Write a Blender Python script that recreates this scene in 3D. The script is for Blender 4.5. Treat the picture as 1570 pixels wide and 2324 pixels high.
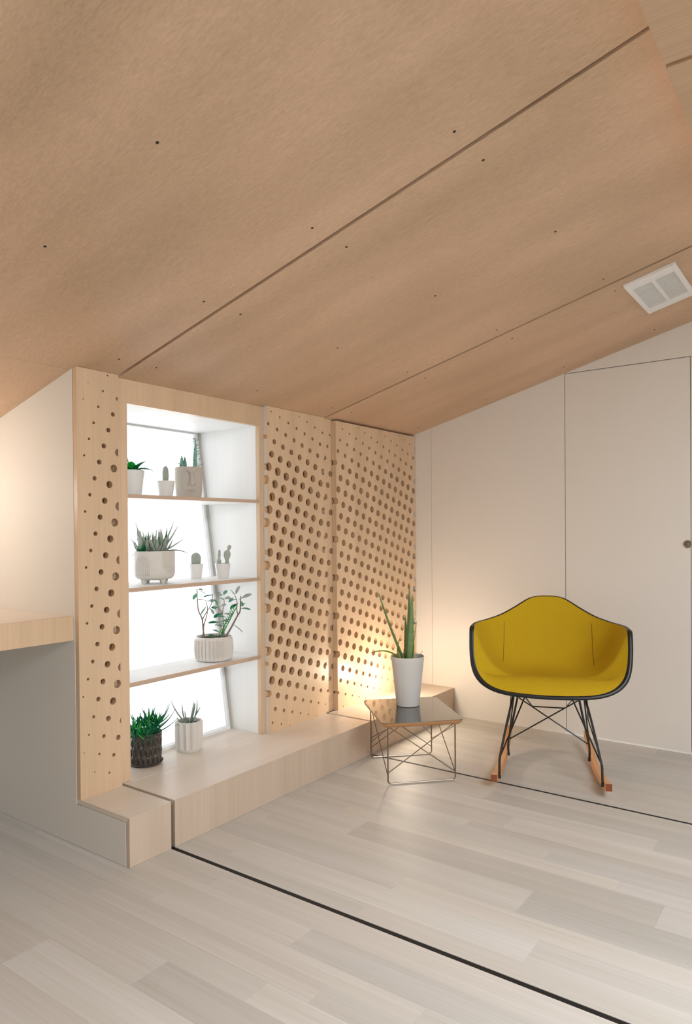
import bpy, bmesh, math, random
import numpy as np
from mathutils import Vector, Matrix
from mathutils.geometry import delaunay_2d_cdt

for o in list(bpy.data.objects):
    bpy.data.objects.remove(o, do_unlink=True)
S = bpy.context.scene
COL = S.collection
PI = math.pi
rnd = random.Random(7)

# ------------------------------------------------------------------ camera
W_PX, F_PX, SHIFT_PX = 1570.0, 1589.39, 57.58
cam_d = bpy.data.cameras.new('camera')
cam = bpy.data.objects.new('camera', cam_d)
COL.objects.link(cam)
S.camera = cam
cam_d.sensor_fit = 'HORIZONTAL'
cam_d.sensor_width = 36.0
cam_d.lens = 36.0 * F_PX / W_PX
cam_d.shift_y = SHIFT_PX / W_PX
cam_d.clip_start = 0.02
_r = Vector((0.5866249, -0.80981885, -0.00804106))
_u = Vector((0.01203935, -0.00120754, 0.9999268))
_f = Vector((0.80976928, 0.58667876, -0.00904132))
CAM = Vector((-1.30092, -1.99344, 1.0))
cam.matrix_world = Matrix(((_r.x, _u.x, -_f.x, CAM.x), (_r.y, _u.y, -_f.y, CAM.y),
                           (_r.z, _u.z, -_f.z, CAM.z), (0, 0, 0, 1)))

# ------------------------------------------------------------------ world, big lights, exposure
world = bpy.data.worlds.new('overcast_sky')
S.world = world
world.use_nodes = True
bgn = world.node_tree.nodes['Background']
bgn.inputs[0].default_value = (0.94, 0.965, 1.0, 1)
bgn.inputs[1].default_value = 3.1


def area_light(name, loc, aim, sx, sy, watts, color, spread=180):
    d = bpy.data.lights.new(name, 'AREA')
    d.shape = 'RECTANGLE'
    d.size, d.size_y = sx, sy
    d.energy = watts
    d.color = color
    d.spread = math.radians(spread)
    o = bpy.data.objects.new(name, d)
    COL.objects.link(o)
    o.location = loc
    o.rotation_euler = (Vector(aim) - Vector(loc)).to_track_quat('-Z', 'Y').to_euler()
    return o


# area light added for daylight from behind the viewer, no roof window known; faces square out of the opposite slope
area_light('added_daylight_offscreen', (-0.5, -3.05, 1.822), (-0.5, -3.05 + 0.274, 0.822), 1.3, 0.9, 62, (0.87, 0.945, 1.0))
S.view_settings.view_transform = 'Standard'
S.view_settings.look = 'None'
S.view_settings.exposure = 0.28
S.view_settings.gamma = 1.0
S.view_settings.use_curve_mapping = False


# ------------------------------------------------------------------ materials
def lin(c):
    return tuple(((v / 255) / 12.92 if v / 255 <= 0.04045 else ((v / 255 + 0.055) / 1.055) ** 2.4) for v in c) + (1,)


def new_mat(name):
    m = bpy.data.materials.new(name)
    m.use_nodes = True
    nt = m.node_tree
    return m, nt, nt.nodes['Principled BSDF']


def plain(name, rgb, rough=0.5, metal=0.0, spec=0.5, noise=0.0, nscale=40, bump=0.0, sheen=0.0, coat=0.0):
    m, nt, b = new_mat(name)
    b.inputs['Roughness'].default_value = rough
    b.inputs['Metallic'].default_value = metal
    b.inputs['Specular IOR Level'].default_value = spec
    b.inputs['Sheen Weight'].default_value = sheen
    b.inputs['Coat Weight'].default_value = coat
    c = lin(rgb)
    tc = nt.nodes.new('ShaderNodeTexCoord')
    nz = nt.nodes.new('ShaderNodeTexNoise')
    nz.inputs['Scale'].default_value = nscale
    nz.inputs['Detail'].default_value = 4
    nt.links.new(tc.outputs['Object'], nz.inputs['Vector'])
    mx = nt.nodes.new('ShaderNodeMix')
    mx.data_type = 'RGBA'
    mx.inputs['A'].default_value = tuple(v * (1 - noise) for v in c[:3]) + (1,)
    mx.inputs['B'].default_value = tuple(min(1, v * (1 + noise)) for v in c[:3]) + (1,)
    nt.links.new(nz.outputs['Fac'], mx.inputs['Factor'])
    nt.links.new(mx.outputs['Result'], b.inputs['Base Color'])
    if bump:
        bp = nt.nodes.new('ShaderNodeBump')
        bp.inputs['Strength'].default_value = bump
        bp.inputs['Distance'].default_value = 0.002
        nt.links.new(nz.outputs['Fac'], bp.inputs['Height'])
        nt.links.new(bp.outputs['Normal'], b.inputs['Normal'])
    return m


def wood(name, rgb, axis='z', contrast=0.10, rough=0.42, fine=260, broad=9, planks=False, cathedral=0.0):
    """straight-grained veneer: long soft tone bands, short dark pore dashes, fine streaks"""
    m, nt, b = new_mat(name)
    N, L = nt.nodes.new, nt.links.new
    b.inputs['Roughness'].default_value = rough
    b.inputs['Specular IOR Level'].default_value = 0.22 if planks else 0.4
    tc = N('ShaderNodeTexCoord')
    ai = 'xyz'.index(axis)

    def noise(across, along, detail, off=0.0):
        mp = N('ShaderNodeMapping')
        sc = [across] * 3
        sc[ai] = along
        mp.inputs['Scale'].default_value = sc
        mp.inputs['Location'].default_value = (off, off * 1.3, off * 0.7)
        nz = N('ShaderNodeTexNoise')
        nz.inputs['Scale'].default_value = 1.0
        nz.inputs['Detail'].default_value = detail
        nz.inputs['Roughness'].default_value = 0.6
        src = tc.outputs['Object']
        if planks:
            oi = N('ShaderNodeObjectInfo')
            vm = N('ShaderNodeVectorMath')
            vm.operation = 'MULTIPLY_ADD'
            cmb = N('ShaderNodeCombineXYZ')
            for k in range(3):
                L(oi.outputs['Random'], cmb.inputs[k])
            L(cmb.outputs[0], vm.inputs[0])
            vm.inputs[1].default_value = (37, 53, 29)
            L(src, vm.inputs[2])
            src = vm.outputs[0]
        L(src, mp.inputs['Vector'])
        L(mp.outputs['Vector'], nz.inputs['Vector'])
        return nz.outputs['Fac']

    def ramp(sock, lo, hi, a, bb):
        r = N('ShaderNodeMapRange')
        r.clamp = True
        r.inputs['From Min'].default_value = lo
        r.inputs['From Max'].default_value = hi
        r.inputs['To Min'].default_value = a
        r.inputs['To Max'].default_value = bb
        L(sock, r.inputs['Value'])
        return r.outputs['Result']

    def mul(a, bb):
        x = N('ShaderNodeMath')
        x.operation = 'MULTIPLY'
        L(a, x.inputs[0])
        L(bb, x.inputs[1])
        return x.outputs[0]

    t1 = ramp(noise(broad, broad * 0.05, 1), 0.3, 0.7, 1 - contrast, 1 + contrast)
    t2 = ramp(noise(fine, fine * 0.014, 2, 3.1), 0.3, 0.75, 1 + contrast * 0.7, 1 - contrast * 0.9)
    t3 = ramp(noise(fine * 0.35, fine * 0.004, 3, 7.7), 0.3, 0.7, 1 - contrast * 0.5, 1 + contrast * 0.5)
    tone = mul(mul(t1, t2), t3)
    if cathedral:
        w = N('ShaderNodeTexWave')
        w.wave_type = 'BANDS'
        w.bands_direction = 'X'
        mp = N('ShaderNodeMapping')
        sc = [14, 14, 14]
        sc[ai] = 0.9
        mp.inputs['Scale'].default_value = sc
        oi = N('ShaderNodeObjectInfo')
        vm = N('ShaderNodeVectorMath')
        vm.operation = 'MULTIPLY_ADD'
        cmb = N('ShaderNodeCombineXYZ')
        for k in range(3):
            L(oi.outputs['Random'], cmb.inputs[k])
        L(cmb.outputs[0], vm.inputs[0])
        vm.inputs[1].default_value = (11, 17, 5)
        L(tc.outputs['Object'], vm.inputs[2])
        L(vm.outputs[0], mp.inputs['Vector'])
        L(mp.outputs['Vector'], w.inputs['Vector'])
        w.inputs['Distortion'].default_value = 9
        w.inputs['Detail'].default_value = 2
        w.inputs['Detail Scale'].default_value = 1.2
        w.inputs['Scale'].default_value = 1.4
        tone = mul(tone, ramp(w.outputs['Fac'], 0.0, 0.5, 1 - cathedral, 1.0))
    base = N('ShaderNodeMix')
    base.data_type = 'RGBA'
    base.blend_type = 'MULTIPLY'
    base.inputs['Factor'].default_value = 1
    base.inputs['A'].default_value = lin(rgb)
    cc = N('ShaderNodeCombineColor')
    # darker tones are also a touch warmer
    pw = N('ShaderNodeMath')
    pw.operation = 'POWER'
    pw.inputs[1].default_value = 1.25
    L(tone, pw.inputs[0])
    L(tone, cc.inputs[0])
    L(tone, cc.inputs[1])
    L(pw.outputs[0], cc.inputs[2])
    L(cc.outputs[0], base.inputs['B'])
    out = base.outputs['Result']
    if planks:
        oi2 = N('ShaderNodeObjectInfo')
        b2 = N('ShaderNodeMix')
        b2.data_type = 'RGBA'
        b2.blend_type = 'MULTIPLY'
        b2.inputs['Factor'].default_value = 1
        L(out, b2.inputs['A'])
        L(oi2.outputs['Color'], b2.inputs['B'])
        out = b2.outputs['Result']
    L(out, b.inputs['Base Color'])
    bp = N('ShaderNodeBump')
    bp.inputs['Strength'].default_value = 0.12
    bp.inputs['Distance'].default_value = 0.0006
    L(t2, bp.inputs['Height'])
    L(bp.outputs['Normal'], b.inputs['Normal'])
    return m


OAK = (218, 186, 154)
M = {}
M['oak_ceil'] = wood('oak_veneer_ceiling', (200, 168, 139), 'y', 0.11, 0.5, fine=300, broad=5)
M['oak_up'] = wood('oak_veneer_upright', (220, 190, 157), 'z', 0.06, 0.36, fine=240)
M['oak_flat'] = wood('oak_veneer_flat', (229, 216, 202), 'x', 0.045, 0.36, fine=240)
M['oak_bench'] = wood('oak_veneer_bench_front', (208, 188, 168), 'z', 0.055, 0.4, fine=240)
M['oak_edge'] = wood('oak_edge_banding', (205, 178, 155), 'x', 0.08, 0.5, fine=300)
M['oak_hole'] = wood('oak_backing_board', (212, 178, 142), 'z', 0.08, 0.6)
M['ply_core'] = wood('raw_plywood_core', (212, 176, 138), 'x', 0.10, 0.6)
M['oak_white'] = wood('whitewashed_veneer', (243, 242, 240), 'z', 0.02, 0.5)
M['floor'] = wood('bleached_oak_boards', (209, 204, 197), 'y', 0.05, 0.46, fine=170, broad=16, planks=True, cathedral=0.018)
M['white'] = plain('white_wall_laminate', (232, 226, 219), 0.42, noise=0.012, nscale=3)
M['white_wall'] = plain('white_wall_paint', (232, 228, 222), 0.6, noise=0.012, nscale=3)
M['black_gap'] = plain('black_joint_rubber', (20, 18, 17), 0.7, noise=0.1)
M['screw_hole_disc'] = plain('dark_hole_disc', (24, 18, 14), 0.7)  # shade inside the screw holes painted as dark discs, no holes cut
M['white_plastic'] = plain('white_vent_plastic', (238, 236, 234), 0.4)
M['vent_grey'] = plain('vent_inside', (140, 134, 127), 0.8)
M['window_white'] = plain('white_window_profile', (236, 236, 235), 0.4)
M['window_grey'] = plain('grey_window_gasket', (186, 182, 175), 0.5)
M['ledge'] = plain('pale_outside_ledge', (214, 214, 212), 0.7, noise=0.08, nscale=6)
M['fabric'] = plain('mustard_wool_fabric', (206, 172, 38), 0.92, noise=0.24, nscale=520, bump=0.35, sheen=0.0, spec=0.1)
M['seam'] = plain('mustard_seam_thread', (120, 92, 10), 0.9)
M['shell'] = plain('black_fibreglass_shell', (22, 21, 20), 0.38, noise=0.1)
M['rubber'] = plain('black_edge_piping', (14, 14, 14), 0.42)
M['wire_black'] = plain('black_steel_wire', (20, 19, 18), 0.32, metal=0.0, spec=0.6)
M['rocker'] = wood('maple_rocker', (224, 164, 108), 'y', 0.09, 0.4, fine=200)
M['rocker_end'] = plain('maple_end_grain', (140, 74, 42), 0.6, noise=0.2, nscale=220)
M['chrome'] = plain('nickel_wire', (150, 136, 122), 0.3, metal=1.0)
M['laminate'] = plain('black_laminate', (30, 28, 27), 0.13, spec=1.0, noise=0.1, nscale=300, coat=0.6)
M['ply'] = wood('birch_ply_edge', (196, 146, 100), 'x', 0.14, 0.5, fine=500)
M['pot_grey'] = plain('grey_white_plastic_pot', (224, 221, 216), 0.42, noise=0.02)
M['pot_white'] = plain('white_glazed_ceramic', (232, 230, 226), 0.3, noise=0.01)
M['pot_matt'] = plain('matt_white_ceramic', (222, 216, 208), 0.6, noise=0.03)
M['pot_face'] = plain('speckled_cement', (198, 189, 178), 0.75, noise=0.16, nscale=260, bump=0.2)
M['pot_black'] = plain('black_glazed_ceramic', (66, 60, 54), 0.25, noise=0.1)
M['soil'] = plain('potting_soil', (62, 46, 36), 0.95, noise=0.6, nscale=300, bump=0.8)
M['leaf_aloe'] = plain('aloe_green', (122, 154, 98), 0.42, noise=0.3, nscale=70)
M['leaf_lime'] = plain('aloe_yellow_green', (150, 160, 46), 0.45, noise=0.25, nscale=60)
M['leaf_green'] = plain('succulent_green', (8, 112, 68), 0.35, noise=0.35, nscale=60)
M['leaf_bright'] = plain('bright_green_leaf', (34, 168, 62), 0.35, noise=0.25, nscale=60)
M['leaf_grey'] = plain('grey_green_leaf', (164, 174, 162), 0.45, noise=0.25, nscale=70)
M['leaf_jade'] = plain('jade_leaf', (92, 150, 122), 0.35, noise=0.3, nscale=60)
M['cactus'] = plain('grey_green_cactus', (166, 175, 163), 0.6, noise=0.25, nscale=90)
M['cactus_teal'] = plain('teal_spiny_cactus', (128, 188, 168), 0.6, noise=0.25, nscale=90)
M['spine'] = plain('brown_spines', (92, 76, 66), 0.7)
M['stem'] = plain('jade_bark', (142, 124, 108), 0.75, noise=0.25, nscale=120)
M['lamp_body'] = plain('white_lamp_body', (230, 226, 220), 0.5)


def emit(name, rgb, strength):
    m, nt, b = new_mat(name)
    b.inputs['Base Color'].default_value = (0.9, 0.9, 0.9, 1)
    b.inputs['Emission Color'].default_value = rgb + (1,)
    b.inputs['Emission Strength'].default_value = strength
    return m


M['led'] = emit('warm_led_tape', (1.0, 0.86, 0.68), 15)
M['globe'] = emit('lamp_globe', (1.0, 0.86, 0.67), 118)
M['globe_desk'] = emit('desk_lamp_globe', (1.0, 0.90, 0.77), 30)

gm, gnt, gb = new_mat('window_glass')
gnt.nodes.remove(gb)
_t = gnt.nodes.new('ShaderNodeBsdfTransparent')
_t.inputs[0].default_value = (0.97, 0.975, 0.975, 1)
_g = gnt.nodes.new('ShaderNodeBsdfGlossy')
_g.inputs['Roughness'].default_value = 0.03
_fr = gnt.nodes.new('ShaderNodeFresnel')
_fr.inputs['IOR'].default_value = 1.35
_mx = gnt.nodes.new('ShaderNodeMixShader')
gnt.links.new(_fr.outputs[0], _mx.inputs[0])
gnt.links.new(_t.outputs[0], _mx.inputs[1])
gnt.links.new(_g.outputs[0], _mx.inputs[2])
gnt.links.new(_mx.outputs[0], gnt.nodes['Material Output'].inputs[0])
M['glass'] = gm


# ------------------------------------------------------------------ builders
def tag(o, label=None, cat=None, group=None, kind=None):
    if label:
        o['label'] = label
    if cat:
        o['category'] = cat
    if group:
        o['group'] = group
    if kind:
        o['kind'] = kind
    return o


def empty(name, loc=(0, 0, 0), rz=0.0, parent=None):
    o = bpy.data.objects.new(name, None)
    o.empty_display_size = 0.05
    COL.objects.link(o)
    o.location = loc
    o.rotation_euler = (0, 0, rz)
    o.parent = parent
    return o


class MB:
    """collects shapes and links them as ONE mesh object"""

    def __init__(self):
        self.v, self.f = [], []

    def add(self, v, f):
        n = len(self.v)
        self.v += [tuple(p) for p in v]
        self.f += [tuple(i + n for i in q) for q in f]
        return self

    def box(self, x0, x1, y0, y1, z0, z1):
        v = [(x, y, z) for z in (z0, z1) for y in (y0, y1) for x in (x0, x1)]
        return self.add(v, [(0, 2, 3, 1), (4, 5, 7, 6), (0, 1, 5, 4), (2, 6, 7, 3), (0, 4, 6, 2), (1, 3, 7, 5)])

    def hexa(self, p):  # 8 corners: bottom 4 (ccw), top 4
        return self.add(p, [(3, 2, 1, 0), (4, 5, 6, 7), (0, 1, 5, 4), (1, 2, 6, 5), (2, 3, 7, 6), (3, 0, 4, 7)])

    def tube(self, pts, r, seg=8, closed=False):
        pts = [Vector(p) for p in pts]
        n = len(pts)
        rr = r if isinstance(r, (list, tuple)) else [r] * n
        v, f = [], []
        up = None
        for i, p in enumerate(pts):
            if closed:
                d = pts[(i + 1) % n] - pts[i - 1]
            else:
                d = pts[min(i + 1, n - 1)] - pts[max(i - 1, 0)]
            d.normalize()
            if up is None:
                up = Vector((0, 0, 1)) if abs(d.z) < 0.9 else Vector((0, 1, 0))
            a = d.cross(up).normalized()
            bb = a.cross(d).normalized()
            up = bb
            for k in range(seg):
                t = 2 * PI * k / seg
                v.append(p + (a * math.cos(t) + bb * math.sin(t)) * rr[i])
        m = n if closed else n - 1
        for i in range(m):
            for k in range(seg):
                a0, b0 = i * seg + k, i * seg + (k + 1) % seg
                a1, b1 = ((i + 1) % n) * seg + k, ((i + 1) % n) * seg + (k + 1) % seg
                f.append((a0, b0, b1, a1))
        if not closed:
            f.append(tuple(reversed(range(seg))))
            f.append(tuple((n - 1) * seg + k for k in range(seg)))
        return self.add(v, f)

    def lathe(self, prof, seg=40, c=(0, 0, 0), rad=None):
        """prof: (r, z) list; rad(r, z, ang) can shape the section"""
        v, f = [], []
        for (r, z) in prof:
            for k in range(seg):
                t = 2 * PI * k / seg
                q = rad(r, z, t) if rad else r
                v.append((c[0] + q * math.cos(t), c[1] + q * math.sin(t), c[2] + z))
        for i in range(len(prof) - 1):
            for k in range(seg):
                k2 = (k + 1) % seg
                f.append((i * seg + k, i * seg + k2, (i + 1) * seg + k2, (i + 1) * seg + k))
        if prof[0][0] > 1e-6:
            f.append(tuple(reversed(range(seg))))
        if prof[-1][0] > 1e-6:
            f.append(tuple((len(prof) - 1) * seg + k for k in range(seg)))
        return self.add(v, f)

    def grid(self, rows, closed_u=False):
        n, m = len(rows), len(rows[0])
        v = [p for r in rows for p in r]
        f = []
        for i in range(n - 1):
            for k in range(m if closed_u else m - 1):
                k2 = (k + 1) % m
                f.append((i * m + k, i * m + k2, (i + 1) * m + k2, (i + 1) * m + k))
        return self.add(v, f)

    def build(self, name, mat, parent=None, smooth=False, bevel=0.0, merge=False):
        me = bpy.data.meshes.new(name)
        me.from_pydata(self.v, [], self.f)
        bm = bmesh.new()
        bm.from_mesh(me)
        if merge:
            bmesh.ops.remove_doubles(bm, verts=bm.verts, dist=1e-5)
        bmesh.ops.recalc_face_normals(bm, faces=bm.faces)
        bm.to_mesh(me)
        bm.free()
        me.materials.append(M[mat])
        if smooth:
            for p in me.polygons:
                p.use_smooth = True
        o = bpy.data.objects.new(name, me)
        COL.objects.link(o)
        o.parent = parent
        if bevel:
            md = o.modifiers.new('bevel', 'BEVEL')
            md.width = bevel
            md.segments = 2
            md.limit_method = 'ANGLE'
            md.angle_limit = 0.7
        if smooth:
            md = o.modifiers.new('edges', 'EDGE_SPLIT')
            md.split_angle = 0.75
        return o


def box(name, mat, parent, *a, bevel=0.0):
    return MB().box(*a).build(name, mat, parent, bevel=bevel)


def catmull(pts, n):
    pts = [Vector(p) for p in pts]
    out = []
    m = len(pts) - 1
    for i in range(n):
        t = i / (n - 1) * m
        k = min(int(t), m - 1)
        s = t - k
        p0, p1, p2, p3 = pts[max(k - 1, 0)], pts[k], pts[k + 1], pts[min(k + 2, m)]
        out.append(0.5 * ((2 * p1) + (p2 - p0) * s + (2 * p0 - 5 * p1 + 4 * p2 - p3) * s * s
                          + (3 * p1 - p0 - 3 * p2 + p3) * s ** 3))
    return out


# ------------------------------------------------------------------ room dimensions (metres, from the camera solve)
XG1, XG2 = 0.157, 0.172          # first module joint
XH1, XH2 = 1.2845, 1.2990        # second module joint
XW = 2.096                       # white end wall
DB, HB = 0.246, 0.149            # bench depth and height
ZC, SL = 1.530, 0.2675           # ceiling height over the wall line, slope
XLW, YF, YK = -2.6, -4.2, 0.80   # left wall, front wall, knee wall of the alcove
YR, ZR = -1.70, 1.8905           # ridge soffit edge


def cz(y):
    return ZC - SL * y if y <= 0.03 else ZC - SL * 0.03 - 0.257 * (y - 0.03)


# ---- floor
floor = box('floor', 'black_gap', None, XLW, XW, YF, YK, -0.05, -0.014)
tag(floor, 'pale bleached oak plank floor with black joint lines', kind='structure')
left_edges = [-2.6, -2.48, -2.37, -2.25, -2.13, -2.02, -1.9, -1.78, -1.66, -1.55, -1.43, -1.31, -1.19, -1.07, -0.95,
              -0.83, -0.71, -0.588, -0.463, -0.338, -0.233, -0.157, -0.085, -0.025, 0.065, XG1 - 0.0005]
mid_edges = [XG2, 0.241, 0.346, 0.428, 0.562, 0.690, 0.755, 0.840, 0.892, 1.006, 1.095, 1.19, XH1]
right_edges = [XH2, 1.40, 1.50, 1.60, 1.70, 1.80, 1.90, 2.0, XW]
joints = {(-0.463, -0.338): [(-0.387, 1.05, 0.99)], (-0.338, -0.233): [(-0.698, 0.86, 1.0)],
          (-0.157, -0.085): [(-0.275, 0.97, 0.93), (-1.055, 0.95, 0.97)], (-0.085, -0.025): [(-0.44, 1.0, 0.96)],
          (0.346, 0.428): [(-0.947, 1.01, 0.93)], (0.241, 0.346): [(-1.373, 0.97, 1.06)],
          (0.428, 0.562): [(-1.276, 0.82, 0.96)], (0.562, 0.690): [(-1.587, 0.92, 0.86)],
          (0.690, 0.755): [(-1.458, 0.98, 1.02)], (0.755, 0.840): [(-1.231, 0.91, 0.98)],
          (0.892, 1.006): [(-1.035, 1.0, 0.92)]}
TONE = {}


def plank(x0, x1, y0, y1, tone):
    g = 0.00012
    h = -0.0006 + rnd.uniform(-0.00012, 0.00012)
    o = MB().box(x0 + g, x1 - g, y0 + g, y1 - g, -0.014, h).build('floor_plank', 'floor', floor)
    w = rnd.uniform(-0.012, 0.012)
    o.color = (tone * (1 + w), tone, tone * (1 - w), 1)


for edges in (left_edges, mid_edges, right_edges):
    for x0, x1 in zip(edges[:-1], edges[1:]):
        ytop = YK if x0 < -0.001 else 0.04
        js = joints.get((x0, x1), [])
        cuts, y = [], YF
        y += rnd.uniform(0.3, 1.1)
        lim_lo = js[-1][0] - 0.8 if js else ytop - 0.35
        while y < lim_lo:
            cuts.append(y)
            y += rnd.uniform(0.9, 1.5)
        cuts += [j[0] for j in reversed(js)]
        if js and js[0][0] + 1.0 < ytop - 0.15:
            cuts.append(js[0][0] + 0.95)
        ys = [YF] + cuts + [ytop]
        for k, (a, b_) in enumerate(zip(ys[:-1], ys[1:])):
            tone = rnd.choice((1.0, 0.97, 1.02, 0.93, 0.9, 0.99))
            for (jy, near, far) in js:
                if abs(b_ - jy) < 1e-6:
                    tone = near
                elif abs(a - jy) < 1e-6:
                    tone = far
            plank(x0, x1, a, b_, tone)
for x0, x1 in ((XG1, XG2), (XH1, XH2)):
    box('joint_strip', 'black_gap', floor, x0 + 0.001, x1 - 0.001, YF, 0.0, -0.014, -0.0011)

# ---- ceiling
ceiling = MB().hexa([(XLW, -2.13, cz(-2.13) + 0.034), (XW, -2.13, cz(-2.13) + 0.034), (XW, 0.06, cz(0.03) + 0.03), (XLW, 0.06, cz(0.03) + 0.03),
                     (XLW, -2.13, cz(-2.13) + 0.054), (XW, -2.13, cz(-2.13) + 0.054), (XW, 0.06, cz(0.03) + 0.05), (XLW, 0.06, cz(0.03) + 0.05)]
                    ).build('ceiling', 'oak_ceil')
tag(ceiling, 'sloping attic ceiling clad in oak veneer panels', kind='structure')


def slope_panel(x0, x1, y0, y1, t=0.018):
    p = [(x0, y0, cz(y0)), (x1, y0, cz(y0)), (x1, y1, cz(y1)), (x0, y1, cz(y1))]
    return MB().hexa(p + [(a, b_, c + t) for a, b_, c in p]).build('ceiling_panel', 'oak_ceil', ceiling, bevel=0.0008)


cp = {'a': slope_panel(XLW, XG1 + 0.002, -2.13, 0.03), 'b': slope_panel(XG2, XH1 + 0.001, -2.13, 0.03),
      'c': slope_panel(XH2 + 0.001, XW, -2.13, 0.03)}
alc = slope_panel(XLW, 0.0, 0.0305, YK)
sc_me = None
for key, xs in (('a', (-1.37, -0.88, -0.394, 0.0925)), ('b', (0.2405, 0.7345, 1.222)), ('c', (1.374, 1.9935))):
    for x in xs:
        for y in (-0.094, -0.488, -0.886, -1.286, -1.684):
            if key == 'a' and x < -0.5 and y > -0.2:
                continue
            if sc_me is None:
                o = MB().lathe([(0.0036, 0.004), (0.0036, -0.0004), (0.0, -0.0005)], 12).build('screw_hole_disc', 'screw_hole_disc', cp[key])
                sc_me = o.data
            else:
                o = bpy.data.objects.new('screw_hole_disc', sc_me)
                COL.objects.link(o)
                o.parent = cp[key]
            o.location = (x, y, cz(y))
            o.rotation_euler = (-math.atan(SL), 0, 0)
# flat ridge soffit that hides the LED tape
for x0, x1 in ((XLW, XG1 + 0.002), (XG2, XH1 + 0.001), (XH2 + 0.001, XW)):
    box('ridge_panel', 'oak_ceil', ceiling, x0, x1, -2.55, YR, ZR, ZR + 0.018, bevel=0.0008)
# far half of the roof behind the camera
MB().hexa([(XLW, YF, 1.52), (XW, YF, 1.52), (XW, -2.12, 2.09), (XLW, -2.12, 2.09),
           (XLW, YF, 1.57), (XW, YF, 1.57), (XW, -2.12, 2.14), (XLW, -2.12, 2.14)]).build('far_slope', 'oak_ceil', ceiling)
tape = box('led_tape', 'led', None, XLW + 0.02, XW - 0.02, -1.835, -1.825, ZR + 0.018, ZR + 0.021)
tag(tape, 'warm LED tape lying in the ridge cove above the soffit', 'light strip')

# ---- white end wall with flush door
DY0, DY1, DZ = -0.855, -1.412, 1.757
wr = box('wall_right', 'white', None, XW + 0.018, XW + 0.07, YF, 0.05, -0.02, 2.2)
tag(wr, 'white end wall of flush panels under the sloping ceiling', kind='structure')


def wall_piece(name, poly, parent, t=0.018, mat='white', x=XW):
    n = len(poly)
    v = [(x, y, z) for y, z in poly] + [(x + t, y, z) for y, z in poly]
    f = [tuple(range(n)), tuple(reversed(range(n, 2 * n)))] + [(i, (i + 1) % n, (i + 1) % n + n, i + n) for i in range(n)]
    return MB().add(v, f).build(name, mat, parent, bevel=0.0006)


E_ = 0.0015
wall_piece('wall_panel', [(0.05, 0), (-0.114 + E_ / 2, 0), (-0.114 + E_ / 2, cz(-0.114) + 0.01), (0.05, cz(0) + 0.01)], wr)
wall_piece('wall_panel', [(-0.1148, 0), (DY0 + 0.002, 0), (DY0 + 0.002, cz(DY0) + 0.01), (-0.1148, cz(-0.1148) + 0.01)], wr)
wall_piece('wall_panel', [(DY0 + 0.002 - 0.0004, DZ + 0.002), (DY1 - 0.002, DZ + 0.002), (DY1 - 0.002, 2.14), (-2.13, 2.14), (DY0 + 0.0016, cz(DY0) + 0.01)][:0] or
           [(DY0 - 0.0005, DZ + 0.002), (-2.13, DZ + 0.002), (-2.13, cz(-2.13) + 0.01), (DY0 - 0.0005, cz(DY0) + 0.01)], wr)
wall_piece('wall_panel', [(DY1 - 0.002, 0), (YF, 0), (YF, DZ), (DY1 - 0.002, DZ)], wr)
box('door_reveal', 'white_wall', wr, XW + 0.012, XW + 0.019, DY1 - 0.004, DY0 + 0.004, 0, DZ + 0.004)
door = wall_piece('door_1', [(DY0 - 0.001, 0.006), (DY1 + 0.001, 0.006), (DY1 + 0.001, DZ - 0.002), (DY0 - 0.001, DZ - 0.002)], None, 0.010)
tag(door, 'flush white door with a hairline gap behind the rocking chair', kind='structure')
pull = MB().lathe([(0.0, 0.0), (0.016, 0.0), (0.017, 0.006), (0.012, 0.012), (0.0, 0.013)], 20).build('door_pull', 'chrome', door, smooth=True)
pull.location = (XW, DY1 + 0.012, 0.93)
pull.rotation_euler = (0, -PI / 2, 0)

# ---- walls behind the panels, the alcove and the rest of the room
ww = MB().box(0.013, 0.185, 0.041, 0.07, 0, cz(0)).box(0.885, XW, 0.041, 0.07, 0, cz(0)).box(0.205, 0.87, 0.041, 0.07, 0, 0.14).build('wall_window', 'white_wall')
tag(ww, 'wall line carrying the shelf window and perforated panels', kind='structure')
toe = HB - 0.0165
ap = [(YK, 0.0), (-DB + 0.0165, 0.0), (-DB + 0.0165, toe), (0.0202, toe), (0.0202, cz(0.0202)), (YK, cz(YK) + 0.01)]
wa = MB()
n_ = len(ap)
wa.add([(-0.0015, y, z) for y, z in ap] + [(-0.0001, y, z) for y, z in ap],
       [(0, 1, 2, 3), (0, 3, 4, 5), (9, 8, 7, 6), (11, 10, 9, 6)] + [(i, (i + 1) % n_, (i + 1) % n_ + n_, i + n_) for i in range(n_)])
wa.box(0.0, 0.012, 0.0202, YK, 0.0, cz(YK))
wa = wa.build('wall_alcove', 'white_wall')
tag(wa, 'white side wall of the desk alcove', kind='structure')
tag(box('wall_back', 'white_wall', None, XLW, 0.0, YK, YK + 0.05, -0.02, cz(YK) + 0.03), 'white knee wall behind the desk', kind='structure')
tag(box('wall_left', 'white_wall', None, XLW - 0.05, XLW, YF, YK + 0.05, -0.05, 2.2), 'plain white wall at the far end of the attic', kind='structure')
tag(box('wall_front', 'white_wall', None, XLW - 0.05, XW, YF - 0.05, YF, -0.05, 1.62), 'plain low white wall behind the viewer', kind='structure')

# ---- attic window with leaning glass
WX0, WX1, WZ0, WZ1, WY = 0.206, 0.864, HB, 1.443, 0.020


def gy(z):  # y of the inner glass face at height z
    return 0.193 + (z - 0.145) / (1.446 - 0.145) * (0.384 - 0.193)


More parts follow.
